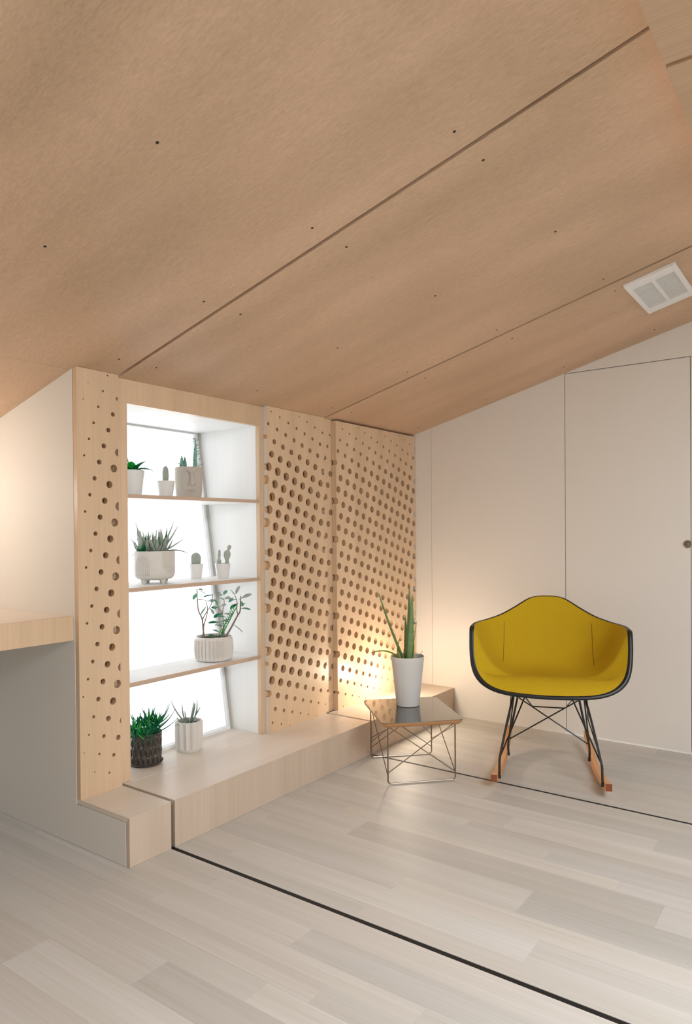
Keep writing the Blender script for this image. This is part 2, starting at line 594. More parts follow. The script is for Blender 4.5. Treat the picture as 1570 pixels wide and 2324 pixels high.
win = empty('window_1', (0, 0, 0))
tag(win, 'tall niche window with glass leaning outward, daylight behind', kind='structure')
fr = MB()
fr.box(XG1 + 0.012, WX0, WY, WY + 0.02, HB, cz(WY))
fr.box(WX1, 0.905, WY, WY + 0.02, HB, cz(WY))
fr.box(WX0, WX1, WY, WY + 0.02, WZ1, cz(WY))
fr.build('surround', 'oak_up', win, bevel=0.0006)
# reveals


def lean_wall(x0, x1):
    z0, z1, ya = WZ0, WZ1 + 0.02, WY + 0.0201
    e0, e1 = gy(z0) + 0.03, gy(z1) + 0.03
    return MB().hexa([(x0, ya, z0), (x1, ya, z0), (x1, e0, z0), (x0, e0, z0), (x0, ya, z1), (x1, ya, z1), (x1, e1, z1), (x0, e1, z1)]).build('reveal', 'oak_white', win)


lean_wall(WX1, WX1 + 0.015)
lean_wall(WX0 - 0.015, WX0)
MB().box(WX0, WX1, WY + 0.0201, gy(WZ1) + 0.03, WZ1, WZ1 + 0.02).build('head', 'oak_white', win)
MB().box(WX0, WX1, 0.002, gy(WZ0) + 0.02, WZ0 - 0.02, WZ0).box(XG2, WX0, 0.002, 0.0199, WZ0 - 0.02, WZ0).box(WX1, 0.8875, 0.002, 0.0199, WZ0 - 0.02, WZ0).build('sill', 'oak_flat', win, bevel=0.0006)


def lean_bar(x0, x1, z0, z1, d0, d1):
    a = [(x0, gy(z0) + d0, z0), (x1, gy(z0) + d0, z0), (x1, gy(z0) + d1, z0), (x0, gy(z0) + d1, z0)]
    b_ = [(x0, gy(z1) + d0, z1), (x1, gy(z1) + d0, z1), (x1, gy(z1) + d1, z1), (x0, gy(z1) + d1, z1)]
    return MB().hexa(a + b_)


lean_bar(WX1 - 0.007, WX1, WZ0, WZ1, -0.007, 0.03).build('frame_stile', 'window_grey', win, bevel=0.001)
lean_bar(WX1 - 0.020, WX1 - 0.007, WZ0, WZ1, 0.002, 0.03).build('frame_stile', 'window_white', win, bevel=0.001)
lean_bar(WX0, WX0 + 0.03, WZ0, WZ1, -0.004, 0.03).build('frame_stile', 'window_white', win, bevel=0.001)
lean_bar(WX0 + 0.03, WX1 - 0.020, WZ0, WZ0 + 0.012, -0.010, 0.03).build('frame_rail', 'window_white', win, bevel=0.001)
lean_bar(WX0 + 0.03, WX1 - 0.020, WZ1 - 0.008, WZ1, 0.0, 0.03).build('frame_rail', 'window_white', win, bevel=0.001)
lean_bar(WX0 + 0.03, WX1 - 0.020, WZ0 + 0.012, WZ1 - 0.008, 0.012, 0.016).build('pane', 'glass', win)
# pale ledge and cladding boards outside, below the window
box('outer_ledge', 'ledge', win, WX0 - 0.15, WX1 + 0.5, gy(WZ0) + 0.045, 0.42, 0.118, 0.132)

# shelves in the niche
for z, t, what in ((1.134, 0.0135, 'top'), (0.808, 0.0145, 'middle'), (0.480, 0.0155, 'lowest')):
    s = empty('shelf', (0, 0, 0))
    tag(s, {'top': 'thin white shelf carrying the face planter and two other pots',
            'middle': 'thin white shelf carrying the footed bowl and two small cacti',
            'lowest': 'thin white shelf carrying the jade plant in a ribbed pot'}[what], 'shelf', 'shelves in the window niche')
    x0, x1, ya, yb = WX0 + 0.0005, WX1 - 0.0005, 0.034, gy(z - t) - 0.018
    MB().box(x0, x1, ya, yb, z - t, z).build('board', 'oak_white', s)
    MB().box(x0, x1, ya - 0.004, ya, z - t, z).build('front_edge', 'oak_edge', s)


# ---- perforated panels
def perforated(name, x0, x1, z0, z1, yf, t, lat, rfun, parent, mat='oak_up'):
    (ox, oz), (ux, uz), (wx, wz) = lat
    holes = []
    for i in range(-30, 31):
        for j in range(-34, 35):
            cx_, cz_ = ox + i * ux + j * wx, oz + i * uz + j * wz
            r = rfun(cx_, cz_)
            if r < 0.0016 or cz_ - r < z0 + 0.004 or cz_ + r > z1 - 0.004:
                continue
            if cx_ + r * 0.9 < x0 or cx_ - r * 0.9 > x1:
                continue
            if abs(abs(cx_ - x0) - r) < 0.0007 or abs(abs(cx_ - x1) - r) < 0.0007:
                r -= 0.0012
            holes.append((cx_, cz_, r, 12 if r < 0.006 else 20))
    V = [Vector((x0, z0)), Vector((x1, z0)), Vector((x1, z1)), Vector((x0, z1))]
    Ed = [(0, 1), (1, 2), (2, 3), (3, 0)]
    for (a, b_, r, n) in holes:
        s = len(V)
        V += [Vector((a + r * math.cos(2 * PI * (k + 0.5) / n), b_ + r * math.sin(2 * PI * (k + 0.5) / n))) for k in range(n)]
        Ed += [(s + k, s + (k + 1) % n) for k in range(n)]
    vo, eo, fo, _, _, _ = delaunay_2d_cdt(V, Ed, [], 0, 1e-6)
    P = np.array([(p.x, p.y) for p in vo])
    F = np.array([tuple(q) for q in fo])
    cen = P[F].mean(axis=1)
    keep = (cen[:, 0] > x0) & (cen[:, 0] < x1) & (cen[:, 1] > z0) & (cen[:, 1] < z1)
    for (a, b_, r, n) in holes:
        d2 = (cen[:, 0] - a) ** 2 + (cen[:, 1] - b_) ** 2
        keep &= d2 > (r * math.cos(PI / n) * 0.996) ** 2
    F = F[keep]
    used = sorted(set(F.ravel().tolist()))
    remap = {k: i for i, k in enumerate(used)}
    n = len(used)
    verts = [(P[k][0], yf, P[k][1]) for k in used] + [(P[k][0], yf + t, P[k][1]) for k in used]
    faces, cnt = [], {}
    for tri in F:
        q = [remap[int(k)] for k in tri]
        faces.append(tuple(q))
        faces.append(tuple(k + n for k in reversed(q)))
        for k in range(3):
            e = (q[k], q[(k + 1) % 3])
            key = (min(e), max(e))
            cnt.setdefault(key, []).append(e)
    for key, es in cnt.items():
        if len(es) == 1:
            a, b_ = es[0]
            faces.append((b_, a, a + n, b_ + n))
    o = MB().add(verts, faces).build(name, mat, parent)
    o.data.materials.append(M['ply_core'])
    for p in o.data.polygons:
        c = p.center
        if abs(p.normal.y) < 0.5 and x0 + 1e-4 < c.x < x1 - 1e-4 and z0 + 1e-4 < c.z < z1 - 1e-4:
            p.material_index = 1
    if 0.8 < x0 < 0.95:     # white edge banding towards the window
        o.data.materials.append(M['white'])
        for p in o.data.polygons:
            if p.center.x < x0 + 1e-4:
                p.material_index = 2
    return o


def clamp(v, a, b_):
    return max(a, min(b_, v))


def fade(z):
    return min(clamp(0.25 + (1.50 - z) * 3.1, 0.0, 1), clamp(0.33 + (z - 0.195) * 3.6, 0.0, 1))


def r_left(x, z):
    d = clamp(0.0078 + 0.165 * (x - 0.02), 0.0055, 0.030)
    f = min(clamp(0.37 + (1.47 - z) * 2.35, 0.0, 1), clamp(0.33 + (z - 0.2) * 2.6, 0.0, 1))
    if x < 0.012:
        return 0
    return d * f / 2


def r_mid(x, z):
    return (0.0382 - 0.017 * (x - 0.9)) * fade(z) / 2


def r_right(x, z):
    return (0.0315 + 0.004 * (x - 1.35)) * fade(z) / 2


def panel_thing(label, x0, x1, z1, yf, lat, rf, back=True, th=0.019):
    t = empty('perforated_panel', ((x0 + x1) / 2, yf, HB))
    tag(t, label, 'panel', 'perforated oak panels')
    o = perforated('sheet', x0, x1, HB - 0.003 if yf >= 0 and x0 > 0.1 else HB, z1, yf, th, lat, rf, t)
    o.location = (-(x0 + x1) / 2, -yf, -HB)
    if back:
        b_ = box('backing', 'oak_hole', t, x0 + 0.0005, x1 - 0.0005, yf + max(0.032, th + 0.008), 0.0405, HB, z1)
        b_.location = (-(x0 + x1) / 2, -yf, -HB)
    return t


panel_thing('narrow oak panel with few small holes beside the desk alcove', 0.0, XG1, cz(0) - 0.001, 0.0,
            ((0.0982, 1.4657), (0.0552, -0.0175), (-0.0180, -0.0541)), r_left)
panel_thing('oak panel drilled with large round holes right beside the window', 0.888, XH1, cz(0) - 0.001, 0.0,
            ((0.9372, 1.3822), (0.0558, -0.0177), (-0.0181, -0.0543)), r_mid)
panel_thing('narrow recessed oak strip with one column of holes between wider panels', XH2, 1.3555, cz(0) - 0.001, 0.013,
            ((1.4069 - 0.006, 1.4369), (0.0573, -0.0179), (-0.0187, -0.0550)), lambda x, z: 0.9 * r_right(x, z))
panel_thing('widest drilled oak panel, standing against the white end wall', 1.356, XW - 0.004, cz(-0.014) - 0.012, -0.014,
            ((1.3906, 1.4343), (0.0569, -0.0178), (-0.0186, -0.0547)), r_right, th=0.0265)

# ---- bench boxes along the wall
def bench(label, x0, x1, yb=0.0):
    t = empty('bench', ((x0 + x1) / 2, -DB / 2, 0))
    tag(t, label, 'bench', 'low oak bench boxes along the wall')
    ox, oy = -(x0 + x1) / 2, DB / 2
    parts = []
    def mitred(name, mat, quad):
        v = [(x, y, z) for x in (x0, x1) for (y, z) in quad]
        f = [(0, 1, 2, 3), (7, 6, 5, 4)] + [(i, (i + 1) % 4, (i + 1) % 4 + 4, i + 4) for i in range(4)]
        return MB().add(v, f).build(name, mat, t)
    m = 0.015
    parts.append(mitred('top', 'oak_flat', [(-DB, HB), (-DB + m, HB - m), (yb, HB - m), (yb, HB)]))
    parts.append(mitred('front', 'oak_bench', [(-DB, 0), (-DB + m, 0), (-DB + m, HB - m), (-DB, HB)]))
    parts.append(box('core', 'white_wall', t, x0 + 0.001, x1 - 0.001, -DB + m + 0.0003, 0.0, 0.0, HB - m - 0.0003))
    for p in parts:
        p.location = (ox, oy, 0)
    return t


bench('short low oak bench box with white side next to the desk', 0.0, XG1, 0.0201)
bench('long low oak bench box under the shelf window', XG2, XH1)
bench('low oak bench box in the corner behind the wire table', XH2, XW)
gapv = MB().box(XG1 + 0.0015, XG2 - 0.0015, -DB + 0.03, 0.004, 0, HB - 0.012).box(XH1 + 0.0015, XH2 - 0.0015, -DB + 0.03, 0.004, 0, HB - 0.012)
gapv.build('trim_1', 'black_gap')
tag(bpy.data.objects['trim_1'], 'dark joint fillers between the bench boxes', kind='structure')
t2 = MB().box(XH1 + 0.0005, XH2 - 0.0005, 0.026, 0.04, HB, cz(0)).build('trim_2', 'oak_hole')
tag(t2, 'recessed oak fillet in the joint between drilled panels', kind='structure')

# ---- desk in the alcove
desk = empty('desk', (-0.9, 0.35, 0))
tag(desk, 'thick oak desk top fixed against the white alcove wall', 'desk')
for nm, mt, a in (('top', 'oak_flat', (-1.9, -0.0016, 0.0451, YK - 0.001, 0.722, 0.7345)),
                  ('apron', 'oak_up', (-1.9, -0.0016, 0.0268, 0.045, 0.657, 0.7344)),
                  ('underside', 'oak_flat', (-1.9, -0.0016, 0.0451, YK - 0.001, 0.657, 0.7219)),
                  ('leg_panel', 'oak_up', (-1.94, -1.9005, 0.027, YK - 0.001, 0.0, 0.7345))):
    o = box(nm, mt, desk, *a, bevel=0.0006)
    o.location = (0.9, -0.35, 0)

# ---- ceiling vent (fan grille)
vx0, vx1, vy0, vy1 = 1.352, 1.735, -1.318, -1.492
sl = math.sqrt(1 + SL * SL)
vent = empty('ceiling_vent', ((vx0 + vx1) / 2, (vy0 + vy1) / 2, cz((vy0 + vy1) / 2)))
vent.rotation_euler = (-math.atan(SL), 0, 0)
tag(vent, 'white rectangular ventilation grille with two slotted fields on the ceiling', 'vent')
hx, hy = (vx1 - vx0) / 2, abs(vy1 - vy0) / 2 * sl
fm = MB()
gx, gy0, gm_ = hx - 0.055, hy - 0.017, 0.006
for (a, b_, c, d) in ((-hx, hx, -hy, -gy0), (-hx, hx, gy0, hy), (-hx, -gx, -gy0, gy0), (gx, hx, -gy0, gy0), (-gx, gx, -gm_, gm_)):
    fm.box(a, b_, c, d, -0.012, 0.0)
fm.build('frame', 'white_plastic', vent, bevel=0.0012)
box('duct_back', 'vent_grey', vent, -gx, gx, gm_, gy0, -0.0006, 0.0)
box('filter', 'vent_grey', vent, -gx, gx, -gy0, -gm_, -0.0006, 0.0)
slat = None
for sgn in (-1, 1):
    ya, yb = sorted((sgn * gm_, sgn * gy0))
    for k in range(24):
        x = -gx + (k + 0.5) * 2 * gx / 24
        o = MB().box(x - 0.0030, x + 0.0030, ya, yb, -0.0105, -0.009).build('slat', 'white_plastic', vent)

# ================================================================== furniture
# ---- wire-base low table
table = empty('wire_table', (1.232, -0.487, 0), math.radians(-44.5))
tag(table, 'small low table with black top and crossed wire base', 'table')
# local x = short side (towards viewer's right), local y = long side
LX, LY, TZ = 0.1675, 0.1975, 0.25


def rounded_rect(hx_, hy_, r, n=6):
    out = []
    for cx_, cy_, a0 in ((hx_ - r, hy_ - r, 0), (-hx_ + r, hy_ - r, 90), (-hx_ + r, -hy_ + r, 180), (hx_ - r, -hy_ + r, 270)):
        for k in range(n + 1):
            t = math.radians(a0 + 90 * k / n)
            out.append((cx_ + r * math.cos(t), cy_ + r * math.sin(t)))
    return out


def slab(name, mat, parent, levels):
    rows, m = [], None
    for (hx_, hy_, r, z) in levels:
        rr = rounded_rect(hx_, hy_, r)
        rows.append([(x, y, z) for x, y in rr])
        m = len(rr)
    mb = MB().grid(rows, closed_u=True)
    mb.f.append(tuple(reversed(range(m))))
    k = (len(rows) - 1) * m
    mb.f.append(tuple(k + i for i in range(m)))
    return mb.build(name, mat, parent)


slab('ply_core', 'ply', table, [(LX - 0.012, LY - 0.012, 0.018, TZ - 0.0195), (LX - 0.004, LY - 0.004, 0.024, TZ - 0.0125), (LX, LY, 0.026, TZ - 0.0015)])
slab('laminate_top', 'laminate', table, [(LX, LY, 0.026, TZ - 0.0015), (LX - 0.0008, LY - 0.0008, 0.0255, TZ)])
WX, WYL, WT = 0.138, 0.166, TZ - 0.0185
for s in (-1, 1):
    y = s * WYL
    pts = [(-WX, y, WT)]
    rr = 0.014
    for cx_, a0, a1 in ((-WX + rr, 180, 270), (WX - rr, 270, 360)):
        for k in range(7):
            t = math.radians(a0 + (a1 - a0) * k / 6)
            pts.append((cx_ + rr * math.cos(t), y, 0.003 + rr + rr * math.sin(t)))
    pts.append((WX, y, WT))
    MB().tube(pts, 0.0030, 8).build('runner_leg', 'chrome', table, smooth=True)
    for q in (-1, 1):
        MB().tube([(q * WX, y * 0.995, WT), (-q * WX, y * 0.995, 0.045 if q > 0 else 0.035)], 0.0019, 6).build('brace', 'chrome', table, smooth=True)
for q in (-1, 1):
    x = q * WX
    MB().tube([(x, WYL, WT), (x * 1.0, -WYL, 0.032)], 0.0019, 6).build('brace', 'chrome', table, smooth=True)
    MB().tube([(x, -WYL, WT - 0.012), (x, WYL, 0.07)], 0.0019, 6).build('brace', 'chrome', table, smooth=True)
    MB().tube([(0.0, q * 0.03, WT), (q * WX * 0.98, WYL * 0.99, 0.09)], 0.0019, 6).build('brace', 'chrome', table, smooth=True)
    MB().tube([(x, -0.05, WT - 0.001), (x, 0.05, WT - 0.001)], 0.0025, 6).build('mount', 'chrome', table, smooth=True)

# ---- rocking armchair
CH = (1.555, -0.961)
chair = empty('rocking_chair', (CH[0], CH[1], 0), math.atan2(-0.934, 0.355))
tag(chair, 'mustard yellow upholstered shell rocking chair with black wire base', 'chair')
half = [(0, -0.237, 0.360), (0.10, -0.237, 0.363), (0.18, -0.232, 0.371), (0.235, -0.220, 0.389), (0.272, -0.202, 0.421),
        (0.291, -0.182, 0.466), (0.298, -0.162, 0.525), (0.299, -0.146, 0.580), (0.299, -0.130, 0.603), (0.299, -0.09, 0.607), (0.296, -0.02, 0.606),
        (0.285, 0.06, 0.602), (0.258, 0.135, 0.602), (0.203, 0.205, 0.616), (0.145, 0.245, 0.646), (0.083, 0.268, 0.684), (0.04, 0.276, 0.695), (0, 0.277, 0.697)]
hr = catmull(half, 49)
rim = hr + [Vector((-p.x, p.y, p.z)) for p in reversed(hr[1:-1])]


def shell_rows(rim_, cz0, grow, nz, drop):
    c = Vector((0, 0.035, cz0))
    rows = []
    for s in range(nz + 1):
        t = s / nz
        row = []
        for p in rim_:
            wf_ = clamp(1 - (p.z - 0.365) / 0.11, 0, 1) if p.y < 0 else 0.0
            wf_ = wf_ * wf_ * (3 - 2 * wf_)
            back = clamp((p.y - 0.05) / 0.2, 0, 1)
            ins = 0.76 + 0.02 * back
            ins = ins * (1 - wf_) + 0.62 * wf_
            bxy = Vector((c.x + (p.x - c.x) * ins, c.y + (p.y - c.y) * ins, 0))
            zb = (cz0 - 0.012) * (1 - wf_) + (cz0 + 0.052 - drop) * wf_
            p0, p3 = c, p
            p1 = c + (Vector((bxy.x, bxy.y, cz0)) - c) * 0.70
            p1.z = cz0 + 0.004 * wf_
            p2 = Vector((bxy.x, bxy.y, zb))
            if grow:
                d = Vector((p.x - c.x, p.y - c.y, 0)).normalized()
                p2 = p2 + d * grow
            b_ = p0 * (1 - t) ** 3 + p1 * 3 * t * (1 - t) ** 2 + p2 * 3 * t * t * (1 - t) + p3 * t ** 3
            row.append(b_)
        rows.append(row)
    return rows


inner = [p + Vector((-0.006 * (1 if p.x > 0 else -1 if p.x < 0 else 0) * min(1, abs(p.x) / 0.05), 0, 0)) for p in rim]
ir = shell_rows(inner, 0.388, 0.0, 22, 0.0)
MB().grid(ir, closed_u=True).build('cushion', 'fabric', chair, smooth=True, merge=True)
outer = []
for p in rim:
    d = Vector((p.x, p.y - 0.03, 0)).normalized()
    low = clamp(1 - (p.z - 0.36) / 0.2, 0, 1)
    side = clamp((abs(p.x) - 0.22) / 0.06, 0, 1) * clamp((0.0 - p.y) / 0.1, 0, 1)
    outer.append(p + d * (0.007 + 0.007 * side) + Vector((0, 0, -0.004 - 0.010 * low)))
orow = shell_rows(outer, 0.362, 0.03, 18, 0.03)
MB().grid(orow, closed_u=True).build('shell', 'shell', chair, smooth=True, merge=True)
MB().grid([inner, [(a + b_) / 2 + Vector((0, 0, 0.003)) for a, b_ in zip(inner, outer)], outer], closed_u=True).build('edge_band', 'rubber', chair, smooth=True)
pipe = [(a * 0.45 + b_ * 0.55) for a, b_ in zip(inner, outer)]
MB().tube(pipe, [0.0045 + 0.003 * clamp(1 - (p.z - 0.36) / 0.25, 0, 1) for p in pipe], 8, closed=True).build('edge_piping', 'rubber', chair, smooth=True)
# stitched seams where the back meets the arms
for s in (1, -1):
    pts = []
    for row in ir[9:22]:
        best = None
        for k in range(len(row)):
            p, q = row[k], row[(k + 1) % len(row)]
            tx = s * 0.187
            if p.y > 0.06 and (p.x - tx) * (q.x - tx) <= 0 and abs(p.x - q.x) > 1e-6:
                best = p.lerp(q, (tx - p.x) / (q.x - p.x))
        if best is not None and 0.40 < best.z < 0.60:
            pts.append(best + Vector((0, -0.0012, 0.0004)))
    if len(pts) > 2:
        MB().tube(pts, 0.0008, 6).build('seam', 'seam', chair, smooth=True)


def rx(y):  # half spacing of the rockers
    return 0.207 - (y + 0.31) / 0.60 * 0.038


def rz(y):
    return (0.45 if y < -0.03 else 0.62) * (y + 0.03) ** 2


for s in (-1, 1):
    rows = []
    n = 26
    for k in range(n + 1):
        y = -0.31 + 0.60 * k / n
        x, z = s * rx(y), rz(y)
        hh = 0.036 - 0.009 * abs(2 * k / n - 1) ** 2
        rows.append([(x - 0.0115, y, z), (x + 0.0115, y, z), (x + 0.0115, y, z + hh), (x - 0.0115, y, z + hh)])
    rock = MB().grid(rows, closed_u=True)
    rk = rock.build('rocker', 'rocker', chair, bevel=0.0015)
    for row, dy in ((rows[0], -0.0006), (rows[-1], 0.0006)):
        MB().add([(a, b_ + d, c) for d in (0, dy) for a, b_, c in row],
                 [(3, 2, 1, 0), (4, 5, 6, 7), (0, 1, 5, 4), (1, 2, 6, 5), (2, 3, 7, 6), (3, 0, 4, 7)]).build('end_grain', 'rocker_end', rk)
    xi = lambda y: s * (rx(y) - 0.0155)
    # front leg, bent where it meets the rocker
    MB().tube(catmull([(s * 0.127, -0.10, 0.368), (s * 0.158, -0.175, 0.25), (s * 0.184, -0.246, 0.128), (s * 0.188, -0.255, 0.105),
                       (xi(-0.262), -0.262, 0.075), (xi(-0.268), -0.268, rz(-0.268) + 0.018)], 22), 0.0048, 8).build('leg', 'wire_black', chair, smooth=True)
    MB().tube(catmull([(s * 0.108, 0.09, 0.375), (s * 0.140, 0.088, 0.21), (s * 0.166, 0.084, 0.085), (xi(0.082), 0.082, rz(0.082) + 0.02)], 16),
              0.0048, 8).build('leg', 'wire_black', chair, smooth=True)
    MB().tube([(s * 0.058, 0.09, 0.372), (s * 0.187, -0.245, 0.112)], 0.0032, 8).build('strut', 'wire_black', chair, smooth=True)
    MB().tube([(s * 0.132, -0.085, 0.362), (s * 0.168, 0.078, 0.07)], 0.0032, 8).build('strut', 'wire_black', chair, smooth=True)
    MB().tube([(s * 0.146, -0.06, 0.372), (s * 0.158, 0.02, 0.21), (s * 0.186, -0.235, 0.13)], 0.0026, 8).build('strut', 'wire_black', chair, smooth=True)
    MB().tube([(-s * 0.122, 0.089, 0.27), (s * 0.170, 0.080, 0.085)], 0.0028, 8).build('cross_brace', 'wire_black', chair, smooth=True)
    for y in (-0.268, 0.082):
        MB().tube([(xi(y) - s * 0.006, y, rz(y) + 0.016), (xi(y) + s * 0.003, y, rz(y) + 0.016)], 0.0065, 10).build('bolt', 'wire_black', chair)
MB().tube([(-0.125, -0.10, 0.362), (-0.065, -0.02, 0.262), (0.065, -0.02, 0.262), (0.125, -0.10, 0.362)], 0.0028, 8).build('cross_wire', 'wire_black', chair, smooth=True)
for y, x in ((-0.10, 0.15), (0.09, 0.125)):
    MB().box(-x, x, y - 0.012, y + 0.012, 0.362, 0.378).build('mount_bar', 'wire_black', chair)


# ================================================================== plants
def leaf_mesh(az, el0, el1, L_, Wd, T_, kind='aloe', twist=0.0, n=9, seg=8, base=(0, 0, 0)):
    """a fleshy leaf: spine bending from elevation el0 to el1 (degrees), oval section"""
    p = Vector(base)
    a = math.radians(az)
    out = Vector((math.cos(a), math.sin(a), 0))
    side = Vector((-math.sin(a), math.cos(a), 0))
    rows = []
    for i in range(n + 1):
        t = i / n
        e = math.radians(el0 + (el1 - el0) * t)
        d = out * math.cos(e) + Vector((0, 0, math.sin(e)))
        nrm = -out * math.sin(e) + Vector((0, 0, math.cos(e)))
        if i:
            p = p + d * (L_ / n)
        if kind == 'aloe':
            w = (1 - t) ** 0.75 * (0.82 + 0.3 * t) + 0.015
        elif kind == 'oval':
            w = math.sin(PI * clamp(0.04 + 0.93 * t, 0, 1)) ** 0.75 + 0.03
        elif kind == 'tongue':
            w = (0.75 + 0.35 * t) * (1 - t ** 5) ** 0.6 + 0.02
        else:
            w = (0.35 + 1.0 * math.sin(PI * (0.12 + 0.86 * t)) ** 1.0) * (1 - t ** 6) + 0.02
        tw = twist * t
        sv = side * math.cos(tw) + nrm * math.sin(tw)
        nv = nrm * math.cos(tw) - side * math.sin(tw)
        th = T_ * (0.35 + 0.65 * w)
        row = []
        for k in range(seg):
            q = 2 * PI * k / seg
            c_, s_ = math.cos(q), math.sin(q)
            lift = 0.25 * abs(c_) ** 2 * T_ * w
            row.append(p + sv * (Wd / 2 * w * c_) + nv * (th / 2 * s_ + lift))
        rows.append(row)
    mb = MB().grid(rows, closed_u=True)
    m = seg
    mb.f.append(tuple(reversed(range(m))))
    mb.f.append(tuple(n * m + k for k in range(m)))
    return mb


def leaf(parent, mat, *a, **k):
    return leaf_mesh(*a, **k).build('leaf', mat, parent, smooth=True)


def pot_lathe(rt, rb, h, wall=0.003, foot=0.0, lip=0.0):
    p = [(0.0, foot), (rb * 0.96, foot), (rb, foot + 0.002)]
    p += [(rb + (rt - rb) * k / 8, foot + 0.002 + (h - foot - 0.003) * k / 8) for k in range(1, 9)]
    p += [(rt - wall * 0.4, h), (rt - wall, h - 0.001), (rt - wall - 0.001, h - 0.012), (rb * 0.85, h - 0.02), (0, h - 0.02)]
    return p


RZW = math.radians(-40.7)          # turns a plant's local -Y to the viewer's side of the window
soil_n = 0


def soil(parent, r, z):
    o = MB().lathe([(0, z - 0.004), (r, z - 0.004), (r, z), (r * 0.6, z + 0.002), (0, z + 0.003)], 24).build('soil', 'soil', parent, smooth=True)
    return o


# tall pot with aloe on the wire table
al = empty('potted_aloe', (1.287, -0.440, TZ), math.radians(-60))
tag(al, 'tall tapered white pot with an upright aloe on the wire table', 'plant')
MB().lathe([(0, 0.0), (0.047, 0.0), (0.0495, 0.002)] + [(0.0495 + (0.0715 - 0.0495) * (k / 10) ** 1.05, 0.002 + 0.208 * k / 10) for k in range(1, 11)]
           + [(0.0705, 0.212), (0.0688, 0.211), (0.067, 0.195), (0.06, 0.175), (0, 0.175)], 48).build('pot', 'pot_grey', al, smooth=True)
soil(al, 0.0625, 0.185)
for (az, e0, e1, L_, wd, th, mt, bx_, by_) in (
        (183, 66, 73, 0.315, 0.036, 0.014, 'leaf_aloe', -0.012, 0.0), (35, 86, 90, 0.320, 0.040, 0.016, 'leaf_aloe', 0.002, 0.004),
        (-70, 82, 86, 0.300, 0.030, 0.013, 'leaf_aloe', 0.012, -0.006), (182, 62, -22, 0.155, 0.017, 0.008, 'leaf_lime', -0.02, -0.012),
        (170, 58, 112, 0.105, 0.014, 0.008, 'leaf_lime', -0.028, -0.006), (4, 70, 108, 0.150, 0.020, 0.008, 'leaf_lime', 0.016, -0.01),
        (20, 70, 88, 0.150, 0.009, 0.005, 'leaf_aloe', -0.022, 0.02), (0, 84, 82, 0.175, 0.010, 0.005, 'leaf_aloe', 0.018, 0.01),
        (-10, 48, 58, 0.065, 0.008, 0.004, 'leaf_aloe', 0.026, -0.012), (100, 80, 84, 0.2, 0.022, 0.01, 'leaf_aloe', -0.004, 0.02)):
    leaf(al, mt, az, e0, e1, L_, wd * 1.25, th, n=12, base=(bx_, by_, 0.184))

# black dimpled pot with dense green succulent, on the sill
h_ = empty('potted_succulent', (0.348, 0.120, HB), RZW)
tag(h_, 'black dimpled pot and saucer holding a dense dark green succulent', 'plant', 'plants in the window niche')


def dimple(r, z, t):
    if z < 0.016 or z > 0.112:
        return r
    row = z / 0.0345
    k = math.floor(row)
    fz = row - k
    ph = 18 * t + (PI if k % 2 else 0)
    a = 0.5 + 0.5 * math.cos(ph)
    tear = math.sin(PI * fz ** 0.75)
    b_ = 0.5 + 0.5 * math.cos(ph + PI)
    return r - 0.0075 * (a ** 1.3 * tear) - 0.003 * (b_ ** 2.5 * (1 - tear))


MB().lathe([(0.0, 0.008), (0.056, 0.008)] + [(0.0575 + 0.0015 * k / 44, 0.010 + 0.106 * k / 44) for k in range(45)] + [(0.0585, 0.119), (0.055, 0.119), (0.053, 0.105), (0.0, 0.1)],
           252, rad=dimple).build('pot', 'pot_black', h_, smooth=True)
MB().lathe([(0, 0), (0.050, 0), (0.058, 0.004), (0.0625, 0.013), (0.0605, 0.0135), (0.056, 0.007), (0, 0.006)], 48).build('saucer', 'pot_black', h_, smooth=True)
soil(h_, 0.0535, 0.106)
r2 = random.Random(3)
for c, (cx_, cy_, cz_) in enumerate(((-0.04, -0.02, 0.118), (-0.03, 0.015, 0.135), (-0.012, -0.03, 0.112), (-0.005, 0.0, 0.142), (0.012, 0.02, 0.150), (0.02, -0.015, 0.128),
                                      (0.04, 0.005, 0.146), (-0.05, 0.0, 0.108), (0.0, -0.045, 0.108), (0.035, 0.025, 0.132), (-0.03, -0.04, 0.112))):
    MB().tube([(cx_ * 0.5, cy_ * 0.5, 0.10), (cx_, cy_, cz_)], 0.003, 6).build('stem', 'leaf_green', h_, smooth=True)
    for k in range(11):
        az = 137.5 * k + c * 40
        q = k / 11
        leaf(h_, 'leaf_bright' if (k + c) % 5 == 0 else 'leaf_green', az, 5 + 60 * q, 50 + 38 * q, r2.uniform(0.042, 0.060), 0.0125, 0.006, n=7, seg=6,
             base=(cx_, cy_, cz_ - 0.006 + 0.006 * q))
for (az, e0, e1, L_) in ((8, 18, 60, 0.125), (-10, 8, 48, 0.125), (20, 30, 70, 0.13), (0, 40, 72, 0.13), (200, 10, -10, 0.06), (-95, 0, -45, 0.05), (-70, 8, -35, 0.06), (-120, 10, -40, 0.055)):
    leaf(h_, 'leaf_green', az, e0, e1, L_, 0.014, 0.006, n=9, seg=6, base=(0.015 * math.cos(math.radians(az)), 0.02 * math.sin(math.radians(az)), 0.108))

# white fluted pot with gasteria, on the sill
i_ = empty('potted_gasteria', (0.551, 0.115, HB), RZW)
tag(i_, 'white pot with broad vertical flutes and upright grey green leaves on the sill', 'plant', 'plants in the window niche')


def flute(n, depth):
    def f_(r, z, t):
        u = (t * n / (2 * PI)) % 1.0
        return r - depth * math.sin(PI * u) if 0.012 < z else r
    return f_


